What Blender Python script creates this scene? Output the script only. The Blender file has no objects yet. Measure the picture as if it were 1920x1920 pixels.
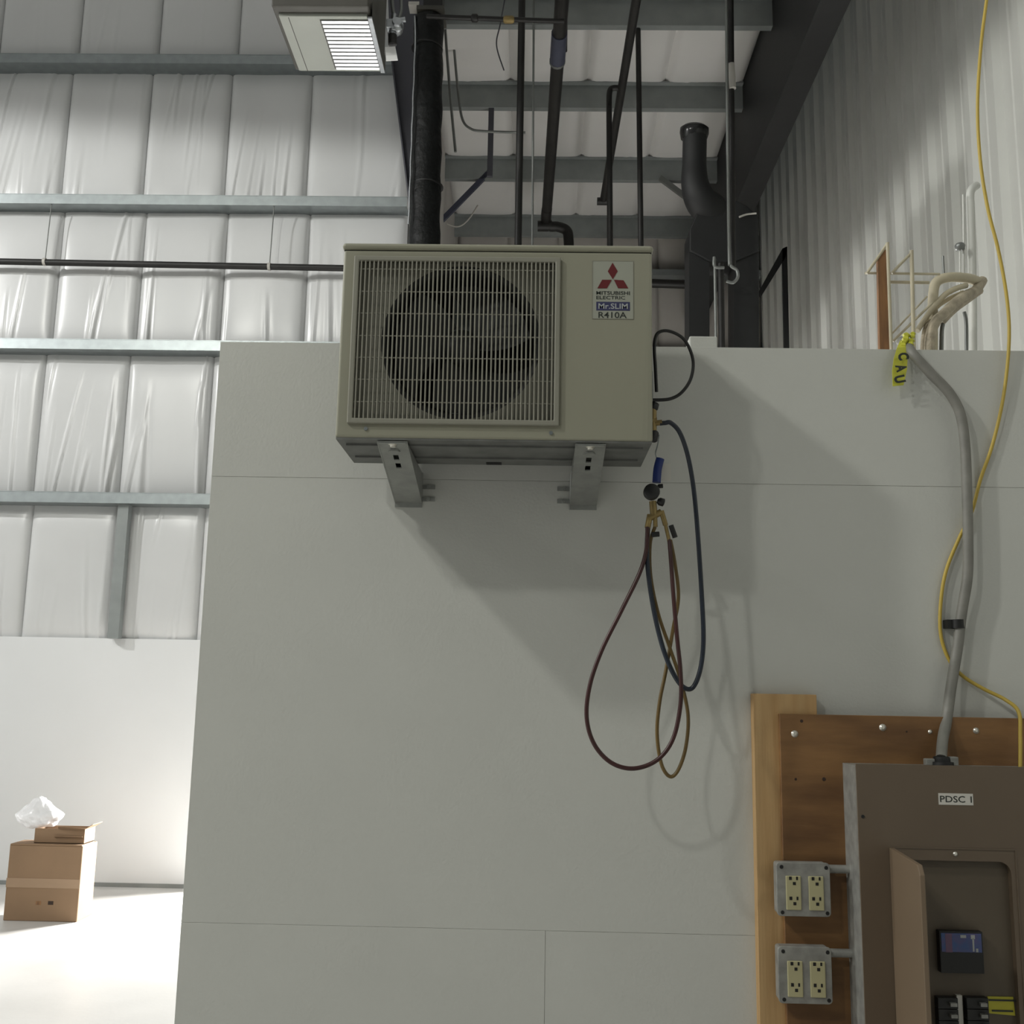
import bpy, bmesh, math, random
from mathutils import Vector, Matrix

# ---------------------------------------------------------------- camera
scene = bpy.context.scene
F = 1990.0
EYE = Vector((0.0, 0.0, 1.55))
Yc = Vector((38, -345, F)).normalized()
Zc = Vector((0.0148, 1, 0)); Zc = (Zc - Yc * Zc.dot(Yc)).normalized()
Xc = Yc.cross(Zc)
if Xc.x < 0: Xc = -Xc
# world direction of the camera's own axes (right, up, forward)
right = Vector((Xc.x, Yc.x, Zc.x)); upv = Vector((Xc.y, Yc.y, Zc.y)); fwd = Vector((Xc.z, Yc.z, Zc.z))
cam_d = bpy.data.cameras.new('camera'); cam = bpy.data.objects.new('camera', cam_d)
scene.collection.objects.link(cam)
cam_d.sensor_width = 36.0; cam_d.lens = F / 1920 * 36.0; cam_d.clip_end = 200
M = Matrix.Identity(4)
for r in range(3):
    M[r][0] = right[r]; M[r][1] = upv[r]; M[r][2] = -fwd[r]; M[r][3] = EYE[r]
cam.matrix_world = M
scene.camera = cam

# ---------------------------------------------------------------- view, world, large lights
scene.view_settings.view_transform = 'Standard'
scene.view_settings.look = 'None'
scene.view_settings.gamma = 1.0
scene.view_settings.use_curve_mapping = False
scene.view_settings.exposure = 0.0
world = bpy.data.worlds.new('hall_ambient'); scene.world = world
world.use_nodes = True
bg = world.node_tree.nodes['Background']
bg.inputs[0].default_value = (0.93, 1.0, 0.97, 1); bg.inputs[1].default_value = 0.10

def lamp(name, loc, target, power, size, size_y=None, color=(1, 1, 1), spread=180):
    d = bpy.data.lights.new(name, 'AREA')
    d.shape = 'RECTANGLE' if size_y else 'DISK'
    d.size = size
    if size_y: d.size_y = size_y
    d.energy = power; d.color = color; d.spread = math.radians(spread)
    o = bpy.data.objects.new(name, d); scene.collection.objects.link(o)
    o.location = loc
    o.rotation_euler = (Vector(target) - Vector(loc)).to_track_quat('-Z', 'Y').to_euler()
    return o
LAMPC = (1.0, 1.0, 0.93)
# the hall's row of high-bay lamps
def high_bay(loc, power, color):
    # shaded lamp hanging straight down: nothing above about 5.5 degrees below the horizontal
    d = bpy.data.lights.new('high_bay_light', 'SPOT'); d.energy = power; d.shadow_soft_size = .20; d.color = color
    d.spot_size = math.radians(169.6); d.spot_blend = .025
    o = bpy.data.objects.new('high_bay_light', d); scene.collection.objects.link(o); o.location = loc
high_bay((-4.9, -3.55, 7.4), 430, LAMPC)
high_bay((-5.6, -0.5, 7.4), 655, LAMPC)
high_bay((-9.8, 2.6, 7.4), 1450, (1, 1, .98))
# daylight through the doorway in the far wall, behind the partition
lamp('doorway_daylight', (-1.2, 9.74, 1.25), (-2.2, 8.96, 1.15), 900, 0.8, 1.5, color=(1, 0.99, 0.96), spread=180)

# added fill, unseen behind the partition, brightening the bay roof from the right
lamp('bay_fill_light', (3.0, 8.9, 1.1), (-1.0, 9.3, 1.3), 170, 2.0, 1.8, color=(1, .99, .96))

# ---------------------------------------------------------------- helpers
def ray(px, py):
    r = Vector((px - 960, 960 - py, F))
    return Vector((Xc.dot(r), Yc.dot(r), Zc.dot(r)))
def P(px, py, Y):
    r = ray(px, py); return EYE + r * (Y / r.y)
def PX(px, py, X):
    r = ray(px, py); return EYE + r * (X / r.x)
def PZ(px, py, Z):
    r = ray(px, py); return EYE + r * ((Z - EYE.z) / r.z)

COL = scene.collection
class MB:
    def __init__(s): s.v = []; s.f = []; s.sm = []
    def add(s, vs, fs, smooth=False):
        n = len(s.v); s.v += [tuple(v) for v in vs]
        for f in fs: s.f.append([i + n for i in f]); s.sm.append(smooth)
        return s
    def box(s, x0, x1, y0, y1, z0, z1):
        vs = [(x, y, z) for z in (z0, z1) for y in (y0, y1) for x in (x0, x1)]
        return s.add(vs, [(0, 2, 3, 1), (4, 5, 7, 6), (0, 1, 5, 4), (2, 6, 7, 3), (0, 4, 6, 2), (1, 3, 7, 5)])
    def prism(s, pts, off):
        """polygon pts (3D) extruded by vector off"""
        n = len(pts); off = Vector(off)
        vs = [Vector(p) for p in pts] + [Vector(p) + off for p in pts]
        fs = [tuple(range(n))[::-1], tuple(range(n, 2 * n))]
        fs += [(i, (i + 1) % n, n + (i + 1) % n, n + i) for i in range(n)]
        return s.add(vs, fs)
    def tube(s, path, r, n=10, cap=True):
        path = [Vector(p) for p in path]; m = len(path)
        rs = r if isinstance(r, (list, tuple)) else [r] * m
        t0 = (path[1] - path[0]).normalized()
        ref = Vector((0, 0, 1)) if abs(t0.z) < .9 else Vector((1, 0, 0))
        nrm = (ref - t0 * ref.dot(t0)).normalized()
        vs = []
        for i, p in enumerate(path):
            t = (path[min(i + 1, m - 1)] - path[max(i - 1, 0)]).normalized()
            nrm = (nrm - t * nrm.dot(t)).normalized(); b = t.cross(nrm)
            for k in range(n):
                a = 2 * math.pi * k / n
                vs.append(p + (nrm * math.cos(a) + b * math.sin(a)) * rs[i])
        fs = [(i * n + k, i * n + (k + 1) % n, (i + 1) * n + (k + 1) % n, (i + 1) * n + k) for i in range(m - 1) for k in range(n)]
        s.add(vs, fs, True)
        if cap:
            s.add(vs[:n], [tuple(range(n))[::-1]]); s.add(vs[-n:], [tuple(range(n))])
        return s
    def cyl(s, a, b, r, n=14): return s.tube([a, b], r, n)
    def lathe(s, c, axis, prof, n=24):
        """prof: list of (along, radius)"""
        c = Vector(c); ax = Vector(axis).normalized()
        ref = Vector((0, 0, 1)) if abs(ax.z) < .9 else Vector((1, 0, 0))
        u = (ref - ax * ref.dot(ax)).normalized(); w = ax.cross(u)
        vs = []
        for d, r in prof:
            for k in range(n):
                a = 2 * math.pi * k / n
                vs.append(c + ax * d + (u * math.cos(a) + w * math.sin(a)) * r)
        fs = [(i * n + k, i * n + (k + 1) % n, (i + 1) * n + (k + 1) % n, (i + 1) * n + k) for i in range(len(prof) - 1) for k in range(n)]
        s.add(vs, fs, True)
        s.add(vs[:n], [tuple(range(n))[::-1]]); s.add(vs[-n:], [tuple(range(n))])
        return s
    def build(s, name, mat, parent=None, bevel=0, seg=2):
        me = bpy.data.meshes.new(name); me.from_pydata(s.v, [], s.f); me.update()
        me.polygons.foreach_set('use_smooth', s.sm)
        bm = bmesh.new(); bm.from_mesh(me); bmesh.ops.recalc_face_normals(bm, faces=bm.faces); bm.to_mesh(me); bm.free()
        return link(name, me, mat, parent, bevel, seg)
def link(name, me, mat, parent=None, bevel=0, seg=2):
    o = bpy.data.objects.new(name, me); COL.objects.link(o)
    if mat and not me.materials: me.materials.append(mat)
    adopt(o, parent)
    if bevel:
        b = o.modifiers.new('bevel', 'BEVEL'); b.width = bevel; b.segments = seg; b.limit_method = 'ANGLE'; b.harden_normals = False
    return o
def origin(o):
    v = Vector(o.location)
    while o.parent: o = o.parent; v = v + Vector(o.location)
    return v
def adopt(o, parent):
    if parent:
        o.parent = parent; o.matrix_parent_inverse = Matrix.Translation(-Vector(parent.location)) if parent.parent is None else Matrix.Identity(4)
def clone(o, off, parent, name=None):
    c = o.copy(); c.name = name or o.name.split('.')[0]; COL.objects.link(c)
    c.location = Vector(o.location) + Vector(off); c.parent = parent
    c.matrix_parent_inverse = o.matrix_parent_inverse.copy()
    return c
def thing(name, label, cat, loc, group=None):
    o = bpy.data.objects.new(name, None); COL.objects.link(o); o.location = loc; o.empty_display_size = .1
    return tag(o, label, cat, group)
def tag(o, label, cat, group=None):
    o['label'] = label; o['category'] = cat
    if group: o['group'] = group
    return o
def struct(o): o['kind'] = 'structure'; return o
def spline(pts, per=8):
    """Catmull-Rom through points"""
    pts = [Vector(p) for p in pts]; out = []
    for i in range(len(pts) - 1):
        p0 = pts[max(i - 1, 0)]; p1 = pts[i]; p2 = pts[i + 1]; p3 = pts[min(i + 2, len(pts) - 1)]
        for k in range(per):
            t = k / per
            out.append(0.5 * ((2 * p1) + (p2 - p0) * t + (2 * p0 - 5 * p1 + 4 * p2 - p3) * t * t + (3 * p1 - p0 - 3 * p2 + p3) * t ** 3))
    out.append(pts[-1]); return out
def text(name, s, cx, cz, w, h, Y, mat, parent, bold=0.0, rot=0):
    cu = bpy.data.curves.new(name, 'FONT'); cu.body = s; cu.size = 1; cu.extrude = 0; cu.offset = bold
    cu.resolution_u = 3
    to = bpy.data.objects.new(name, cu); COL.objects.link(to)
    bpy.context.view_layer.update()
    me = bpy.data.meshes.new_from_object(to.evaluated_get(bpy.context.evaluated_depsgraph_get()))
    bpy.data.objects.remove(to); bpy.data.curves.remove(cu)
    xs = [v.co.x for v in me.vertices]; ys = [v.co.y for v in me.vertices]
    sx = w / (max(xs) - min(xs)); sy = h / (max(ys) - min(ys)); mx = (max(xs) + min(xs)) / 2; my = (max(ys) + min(ys)) / 2
    ca, sa = math.cos(rot), math.sin(rot)
    for v in me.vertices:
        a = (v.co.x - mx) * sx; b = (v.co.y - my) * sy
        v.co = (cx + a * ca - b * sa, Y, cz + a * sa + b * ca)
    me.materials.clear()
    return link(name, me, mat, parent)

# ---------------------------------------------------------------- materials
def mat(name, col, rough=.6, metal=0, var=.06, scale=6, bump=0, bscale=None, stretch=(1, 1, 1), col2=None, spec=.5, sheen=None, emit=0, alpha=1, trans=0, detail=4, ramp=(.3, .7), coat=0):
    m = bpy.data.materials.new(name); m.use_nodes = True
    nt = m.node_tree; b = nt.nodes['Principled BSDF']
    b.inputs['Roughness'].default_value = rough; b.inputs['Metallic'].default_value = metal
    b.inputs['Specular IOR Level'].default_value = spec
    b.inputs['Coat Weight'].default_value = coat
    tc = nt.nodes.new('ShaderNodeTexCoord'); mp = nt.nodes.new('ShaderNodeMapping'); mp.inputs['Scale'].default_value = stretch
    nt.links.new(tc.outputs['Object'], mp.inputs[0])
    no = nt.nodes.new('ShaderNodeTexNoise'); no.inputs['Scale'].default_value = scale; no.inputs['Detail'].default_value = detail
    nt.links.new(mp.outputs[0], no.inputs['Vector'])
    cr = nt.nodes.new('ShaderNodeValToRGB'); nt.links.new(no.outputs['Fac'], cr.inputs[0])
    c2 = col2 or tuple(c * (1 - 2 * var) for c in col)
    cr.color_ramp.elements[0].position = ramp[0]; cr.color_ramp.elements[1].position = ramp[1]
    cr.color_ramp.elements[0].color = (*c2, 1); cr.color_ramp.elements[1].color = (*col, 1)
    nt.links.new(cr.outputs[0], b.inputs['Base Color'])
    if bump:
        n2 = nt.nodes.new('ShaderNodeTexNoise'); n2.inputs['Scale'].default_value = bscale or scale * 4; n2.inputs['Detail'].default_value = 3
        nt.links.new(mp.outputs[0], n2.inputs['Vector'])
        bp = nt.nodes.new('ShaderNodeBump'); bp.inputs['Strength'].default_value = bump; bp.inputs['Distance'].default_value = .02
        nt.links.new(n2.outputs['Fac'], bp.inputs['Height']); nt.links.new(bp.outputs[0], b.inputs['Normal'])
    if emit:
        nt.links.new(cr.outputs[0], b.inputs['Emission Color']); b.inputs['Emission Strength'].default_value = emit
    if trans: b.inputs['Transmission Weight'].default_value = trans
    if alpha < 1: b.inputs['Alpha'].default_value = alpha
    return m
M_paint = mat('white_painted_plywood', (.56, .565, .53), .55, var=.02, scale=3, bump=.05, bscale=120)
M_vinyl = mat('white_vinyl_facing', (.62, .625, .625), .30, var=.02, scale=2, spec=.6)
M_liner = mat('white_liner_panel', (.72, .73, .735), .45, var=.015, scale=1.5)
M_back = mat('dark_cavity', (.18, .18, .17), .9)
M_galv = mat('galvanised_steel', (.33, .36, .365), .38, metal=.85, var=.08, scale=14)
M_purlin = mat('grey_purlin_steel', (.27, .29, .285), .5, metal=.3, var=.08, scale=6)
M_floor = mat('pale_concrete', (.60, .59, .57), .38, var=.07, scale=1.4, bump=.03, bscale=30, detail=6)
M_corr = mat('white_corrugated_metal', (.58, .585, .55), .42, var=.02, scale=3)
M_roofv = mat('roof_insulation_facing', (.68, .67, .65), .5, var=.04, scale=1)
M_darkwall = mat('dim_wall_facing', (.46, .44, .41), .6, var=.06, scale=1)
M_blacksteel = mat('black_painted_steel', (.008, .0085, .009), .6, var=.2, scale=8)
M_colsteel = mat('grey_primer_steel', (.075, .075, .09), .6, var=.06, scale=4)
M_blackpipe = mat('black_iron_pipe', (.013, .012, .011), .5, var=.25, scale=10)
M_wrap = mat('black_wrapped_insulation', (.006, .007, .007), .5, var=.3, scale=20, bump=.5, bscale=18, spec=.25)
M_ac = mat('cream_painted_casing', (.285, .28, .215), .42, var=.015, scale=3)
M_acguard = mat('cream_wire_guard', (.25, .245, .20), .5, var=.03)
M_acdark = mat('dark_fan_cavity', (.012, .012, .012), .7, var=.3)
M_fan = mat('dark_grey_fan_plastic', (.016, .016, .016), .5, var=.1)
M_acbase = mat('grey_base_pan', (.19, .195, .185), .55, metal=.3, var=.15, scale=18)
M_zinc = mat('zinc_bracket_steel', (.34, .35, .33), .45, metal=.4, var=.10, scale=25)
M_red = mat('red_print', (.12, .009, .011), .5)
M_ink = mat('black_print', (.025, .03, .025), .5)
M_blueink = mat('blue_print', (.04, .042, .11), .5)
M_badge = mat('pale_label', (.33, .34, .285), .45, var=.02)
M_badgetxt = mat('white_print', (.40, .42, .42), .5)
M_black = mat('black_rubber', (.012, .012, .012), .45, var=.2)
M_hoseblue = mat('blue_hose', (.012, .02, .035), .4, var=.2)
M_hosered = mat('red_hose', (.055, .013, .012), .4, var=.2)
M_hoseyel = mat('yellow_hose', (.16, .10, .025), .4, var=.2)
M_brass = mat('brass', (.34, .25, .10), .45, metal=.5, var=.15, scale=30)
M_bluestrap = mat('blue_grip', (.012, .03, .16), .45, var=.1)
M_greycable = mat('grey_cable_jacket', (.23, .225, .20), .5, var=.12, scale=20)
M_yelcable = mat('yellow_cable_jacket', (.50, .36, .06), .5, var=.06)
M_tan = mat('cream_painted_conduit', (.52, .47, .34), .55, var=.10, scale=14)
M_foam = mat('cream_spray_foam', (.50, .44, .33), .7, var=.2, scale=30, bump=.4, bscale=40)
M_rust = mat('brown_wood_strip', (.32, .16, .065), .7, var=.2, scale=5, stretch=(8, 8, 1.2), col2=(.13, .065, .03))
M_pine = mat('pine_board', (.50, .33, .155), .6, scale=3, stretch=(14, 14, .7), col2=(.41, .25, .105), bump=.05)
M_ply = mat('stained_plywood', (.27, .14, .05), .55, scale=3.2, stretch=(1.0, 4, 4.5), col2=(.13, .062, .022), detail=8, bump=.05)
M_knot = mat('dark_knot', (.035, .018, .01), .7)
M_panel = mat('taupe_enamel', (.135, .10, .068), .45, var=.03, scale=4)
M_panelin = mat('taupe_deadfront', (.105, .082, .056), .5, var=.03, scale=4)
M_door = mat('taupe_door', (.175, .125, .08), .5, var=.04, scale=3)
M_boxsteel = mat('galvanised_box', (.36, .36, .335), .5, metal=.35, var=.18, scale=30)
M_ivory = mat('ivory_plastic', (.46, .43, .25), .4, var=.03)
M_label = mat('white_label', (.62, .60, .55), .5, var=.02)
M_screw = mat('bright_screw', (.75, .73, .66), .3, metal=.7, var=.05)
M_screen = mat('blue_display', (.04, .09, .24), .25, var=.3, scale=40, col2=(.10, .08, .20))
M_breaker = mat('black_breaker', (.012, .012, .012), .4, var=.2)
M_yellabel = mat('yellow_sticker', (.52, .48, .04), .5, var=.05)
M_tape = mat('yellow_caution_tape', (.62, .62, .06), .45, var=.08)
M_card = mat('brown_cardboard', (.26, .165, .095), .8, var=.05, scale=5)
M_packtape = mat('packing_tape', (.34, .23, .145), .4, var=.03)
M_bag = mat('clear_plastic_bag', (.85, .85, .86), .25, var=.03, scale=12, bump=.5, bscale=25, alpha=.75)
M_heatdark = mat('dark_brown_heater_casing', (.055, .052, .043), .5, var=.06)
M_heat = mat('pale_heater_panel', (.32, .335, .30), .45, var=.03)
M_alu = mat('bright_aluminium', (.46, .48, .50), .33, metal=.9, var=.1, scale=30)
M_white = mat('white_card', (.85, .85, .85), .5, var=.01)
M_brace = mat('blue_grey_brace', (.05, .055, .085), .5, var=.1)
M_cond = mat('grey_conduit', (.22, .23, .22), .4, metal=.5, var=.1)
M_whitecable = mat('white_cable', (.5, .48, .44), .5)

# ---------------------------------------------------------------- the setting
rng = random.Random(7)
WY = 3.0           # partition face
FY = 8.8           # far wall
RX = 3.1           # right wall
AY = 14.2          # far end of the right-hand bay
AX = -1.15         # left side of the right-hand bay
RZ = 8.0           # bay roof
struct(MB().box(-15, RX + .1, -8, AY + .2, -.15, 0).build('floor', M_floor))
struct(MB().box(-15, RX + .1, -8, FY, 9.5, 9.6).build('ceiling', M_liner))
struct(MB().box(-15.1, -15, -8, FY, 0, 9.5).build('wall_left', M_liner))

def fold_fn(seed, wrinkle):
    r = random.Random(seed)
    fs = []
    for k in range(r.randint(4, 8)):
        fs.append((r.random(), r.uniform(-.10, .32) , r.uniform(.010, .03), r.uniform(.25, 1.0) * wrinkle, r.random() < .65, r.uniform(.35, 1.0)))
    waves = [(r.uniform(3, 9), r.uniform(-3, 3), r.uniform(0, 6.28), r.uniform(.001, .004)) for _ in range(3)]
    def f(u, v):
        d = 0
        for u0, s, w, a, bot, ln in fs:
            t = (1 - v) if bot else v          # 1 at the girt the fold starts from
            fade = max(0, (t - (1 - ln)) / ln)
            x = (u - u0 - s * (v - .5)) / w
            d += a * fade * (math.exp(-x * x) - .6 * math.exp(-((x - 1.6) ** 2)))
        for fu, fv, ph, a in waves: d += a * math.sin(fu * u + fv * v + ph)
        return d
    return f
def sheet_mesh(name, o, U, V, N, nu, nv, seed, bulge=.06, wrinkle=.012, edge=10):
    """quilted insulation facing: o corner, U/V edge vectors, N bulge direction"""
    o, U, V, N = Vector(o), Vector(U), Vector(V), Vector(N)
    f = fold_fn(seed, wrinkle); vs = []; fs = []
    for j in range(nv + 1):
        for i in range(nu + 1):
            u = i / nu; v = j / nv
            # cluster columns at the seams
            u = .5 - .5 * math.cos(math.pi * u) if False else u
            e = (1 - abs(2 * u - 1) ** edge) * (1 - abs(2 * v - 1) ** 6)
            s = 1 - math.exp(-min(u, 1 - u) / .018)
            vs.append(o + U * u + V * v + N * (bulge * e * .6 + .028 * s + f(u, v) * min(1, min(u, 1 - u) * 14)))
    for j in range(nv):
        for i in range(nu):
            a = j * (nu + 1) + i
            fs.append((a, a + 1, a + nu + 2, a + nu + 1))
    mb = MB(); mb.add(vs, fs, True)
    return mb

# far insulated wall with girts and liner panel
wb = struct(MB().box(-15, -2.4, FY, FY + .12, 0, 2.0).box(-15, AX, FY, FY + .12, 2.0, 9.5).build('wall_back', M_back))
girt_z = [P(0, b, FY - .06).z for b in (946, 663, 395, 135)]
rows = [1.955] + girt_z + [8.75]
seams = [-6.42, -5.70, -4.97, -4.235, -3.50, -2.77, -2.04, -1.16]
for j in range(5):
    sh = rng.uniform(-.04, .04)
    for i in range(7):
        z0, z1 = rows[j] + .0, rows[j + 1] - .0
        x0 = seams[i] + (sh if i else 0); x1 = seams[i + 1] + (sh if i < 6 else 0)
        wr = [.012, .020, .020, .016, .005][j]
        sheet_mesh('insulation_sheet', (x0, FY - .01, z0), (x1 - x0, 0, 0), (0, 0, z1 - z0), (0, -1, 0), 56, 26, 100 + j * 17 + i * 3, wrinkle=wr).build('insulation_sheet', M_vinyl, wb)
for z in girt_z:
    x1 = AX if z > 5 else AX
    g = MB(); y0 = FY - .21
    g.prism([(-8.9, FY - .02, z), (-8.9, y0, z), (-8.9, y0, z + .085), (-8.9, y0 + .012, z + .085), (-8.9, y0 + .012, z + .006), (-8.9, FY - .02, z + .006)], (x1 + 8.9, 0, 0))
    g.build('girt', M_galv, wb)
    MB().prism([(-8.9, y0 - .002, z + .085), (-8.9, y0 - .002, z + .090), (-8.9, y0 + .03, z + .098), (-8.9, y0 + .03, z + .090)], (x1 + 8.9, 0, 0)).build('girt_lip', M_galv, wb)
p = P(224, 1080, FY - .12)
MB().box(p.x - .045, p.x + .045, FY - .16, FY - .08, 1.95, 3.126).build('wall_stud', M_purlin, wb)
for a, b in ((-9, -6.1), (-6.1, -4.9), (-4.9, -2.4)):
    MB().box(a + .001, b - .001, FY - .06, FY, .03, 1.955).build('liner_panel', M_liner, wb)
struct(MB().box(-9, -2.4, FY - .075, FY - .0, 0, .03).build('baseboard_back', M_purlin))

# right-hand bay: side wall, far wall, roof
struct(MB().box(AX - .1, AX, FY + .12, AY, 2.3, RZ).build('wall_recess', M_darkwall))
wf = struct(MB().box(AX, RX, AY, AY + .1, 0, 9.4).build('wall_far', M_back))
xs = [AX + k * (RX - AX) / 6 for k in range(7)]
zr = [2.0, 3.4, 4.8, 6.2, 7.35, RZ]
for j in range(5):
    for i in range(6):
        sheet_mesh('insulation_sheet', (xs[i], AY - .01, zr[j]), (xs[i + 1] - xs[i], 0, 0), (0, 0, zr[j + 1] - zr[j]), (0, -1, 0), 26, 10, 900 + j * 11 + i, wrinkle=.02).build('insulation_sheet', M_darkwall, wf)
for z in zr[1:5]:
    MB().box(AX, RX, AY - .2, AY - .19, z, z + .08).box(AX, RX, AY - .2, AY, z - .008, z).build('girt', M_purlin, wf)
roof = struct(MB().box(AX - .1, 2.16, 7.3, AY + .1, RZ + .02, RZ + .12).box(2.16, RX, 7.3, AY + .1, 9.4, 9.5).build('ceiling_bay', M_back))
pur_y = [7.55, 8.94, 10.345, 11.93, 13.51]
for k, y in enumerate(pur_y):
    m = MB().box(AX, 2.13, y, y + .012, 7.70, RZ).box(AX, 2.13, y, y + .075, 7.692, 7.70).box(AX, 2.13, y - .06, y, RZ - .05, RZ - .03)
    m.build('purlin', M_purlin, roof)
ye = pur_y + [AY]
for k in range(5):
    for i in range(4):
        a = AX + i * (2.13 - AX) / 4; w = (2.13 - AX) / 4
        sheet_mesh('insulation_sheet', (a, ye[k], RZ - .0), (w, 0, 0), (0, ye[k + 1] - ye[k], 0), (0, 0, -1), 18, 14, 600 + k * 9 + i, bulge=.07, wrinkle=.006).build('insulation_sheet', M_roofv, roof)
# right wall of ribbed metal panels
wr = struct(MB().box(RX + .03, RX + .12, -8, AY + .2, 0, 9.5).build('wall_right', M_corr))
def rib_panel(y0):
    per = .40; prof = []
    for k in range(3):
        b = y0 + k * per
        prof += [(b, 0), (b + .11, 0), (b + .12, -.008), (b + .14, -.008), (b + .15, 0), (b + .25, 0), (b + .285, -.05), (b + .365, -.05)]
    prof.append((y0 + 3 * per, 0))
    vs = []; fs = []
    for y, d in prof: vs += [(RX + .028 + d, y, 0), (RX + .028 + d, y, 9.4)]
    for i in range(len(prof) - 1): fs.append((2 * i, 2 * i + 1, 2 * i + 3, 2 * i + 2))
    return MB().add(vs, fs)
first = rib_panel(2.4).build('metal_panel', M_corr, wr)
for k in range(1, 10): clone(first, (0, 1.2 * k, 0), wr)

# rigid-frame rafter along the right wall and tapered column at the far wall
rf = thing('steel_rafter', 'deep black steel rafter running along the top of the ribbed metal wall', 'beam', (2.2, 10.6, 6.62))
MB().box(2.14, 2.16, 4.0, AY - .21, 6.64, RZ + .015).build('web', M_blacksteel, rf)
MB().box(2.04, 2.26, 4.0, AY - .21, 6.62, 6.64).build('flange', M_blacksteel, rf)
tc_ = thing('steel_column', 'dark grey tapered steel column behind the thick black wrapped pipe', 'column', (-1.2, 8.55, 0))
a = P(730, 60, 8.5); b = P(771, 395, 8.5)
MB().prism([(b.x, 8.5, 0), (b.x, 8.5, b.z), (a.x, 8.5, a.z), (a.x - .08, 8.5, 8.4), (-.94, 8.5, 8.4), (-.94, 8.5, 0)], (0, .10, 0)).build('column_web', M_colsteel, tc_)
MB().prism([(b.x - .012, 8.44, b.z), (a.x - .012, 8.44, a.z), (a.x, 8.44, a.z), (b.x, 8.44, b.z)], (0, .2, 0)).build('column_flange', M_colsteel, tc_)

# ---------------------------------------------------------------- partition of painted plywood
PT = P(900, 646, WY).z
PLX = -.9405
pw = struct(MB().box(PLX + .01, RX, WY + .018, WY + .11, 0, PT - .005).build('wall_partition', M_paint))
z1, z2 = P(800, 1740, WY).z, P(900, 900, WY).z
vx = P(1022, 1800, WY).x
g = .0003
def ply(x0, x1, za, zb, off=0): MB().box(x0 + g, x1 - g, WY + off, WY + .018, za + g, zb - g).build('plywood_sheet', M_paint, pw, bevel=.0005, seg=1)
ply(PLX, vx, 0, z1); ply(vx, RX, 0, z1, .0005)
ply(PLX, 1.9, z1, z2, .0004); ply(1.9, RX, z1, z2)
ply(PLX, 1.9, z2, PT); ply(1.9, RX, z2, PT, .0004)
c0, c1 = P(1290, 636, WY + .06), P(1342, 654, WY + .06)
tag(MB().box(c0.x, c1.x, WY + .03, WY + .10, PT - .005, c0.z).build('blocking_piece', M_paint, bevel=.004), 'small white painted block sitting on top of the partition below the black ducts', 'block')

# ---------------------------------------------------------------- air conditioner outdoor unit
AF = 2.6; AB = 2.885
x0, x1, zb, zt = -.508, .293, 2.185, 2.706
ac = thing('outdoor_unit', 'cream air conditioner outdoor unit mounted high on the white partition', 'air conditioner', ((x0 + x1) / 2, (AF + AB) / 2, zb))
def Q(px, py, Y=AF): v = P(px, py, Y); return v.x, v.z
gx0, gz1 = Q(668, 484); gx1, gz0 = Q(1045, 797)
zl = zt - .020
# front panel with the opening, rounded corners left and right
def ring_panel(mb, X0, X1, Z0, Z1, a0, a1, c0_, c1_, ya, yb):
    mb.box(X0, a0, ya, yb, Z0, Z1); mb.box(a1, X1, ya, yb, Z0, Z1)
    mb.box(a0, a1, ya, yb, Z0, c0_); mb.box(a0, a1, ya, yb, c1_, Z1)
def hole_plate(X0, X1, Z0, Z1, a0, a1, c0_, c1_, ya, yb):
    o_ = [(X0, Z0), (X1, Z0), (X1, Z1), (X0, Z1)]; i_ = [(a0, c0_), (a1, c0_), (a1, c1_), (a0, c1_)]
    vs = [(x, ya, z) for x, z in o_ + i_] + [(x, yb, z) for x, z in o_ + i_]; fs = []
    for k in range(4):
        n = (k + 1) % 4
        fs += [(k, n, 4 + n, 4 + k), (8 + k, 12 + k, 12 + n, 8 + n), (k, 8 + k, 8 + n, n), (4 + k, 4 + n, 12 + n, 12 + k)]
    return MB().add(vs, fs)
hole_plate(x0, x1, zb, zl, gx0, gx1, gz0, gz1, AF, AF + .03).build('front_panel', M_ac, ac, bevel=.006, seg=3)
MB().box(x0, x0 + .003, AF + .025, AB, zb, zl).build('side_panel', M_ac, ac)
MB().box(x1 - .003, x1, AF + .025, AB, zb, zl).build('side_panel', M_ac, ac)
MB().box(x0 + .003, x1 - .003, AB - .003, AB, zb, zl).build('rear_panel', M_acdark, ac)
MB().box(x0 + .001, x1 - .001, AF + .004, AB, zl - .001, zl + .002).build('lid_gap', M_acdark, ac)
MB().box(x0 - .004, x1 + .004, AF - .004, AB + .004, zl + .002, zt).build('top_lid', M_ac, ac, bevel=.010, seg=3)
bp = MB().box(x0 + .002, x1 - .002, AF + .004, AB - .002, zb - .004, zb + .001)
bp = bp.build('base_pan', M_acbase, ac)
MB().box(x0 + .02, x1 - .02, AF + .05, AF + .062, zb - .009, zb - .004).build('pan_rib', M_acbase, bp)
MB().box(x0 + .02, x1 - .02, AF + .19, AF + .202, zb - .009, zb - .004).build('pan_rib', M_acbase, bp)
d = P(926, 868, AB - .03)
MB().box(d.x - .021, d.x + .021, AB - .035, AB - .012, zb - .0065, zb - .004).build('drain_slot', M_acdark, bp)
for px, py in ((686, 804), (1033, 812)):
    v = P(px, py, AF); MB().cyl((v.x, AF + .002, v.z), (v.x, AF - .003, v.z), .005, 10).build('panel_screw', M_galv, ac)
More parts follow.
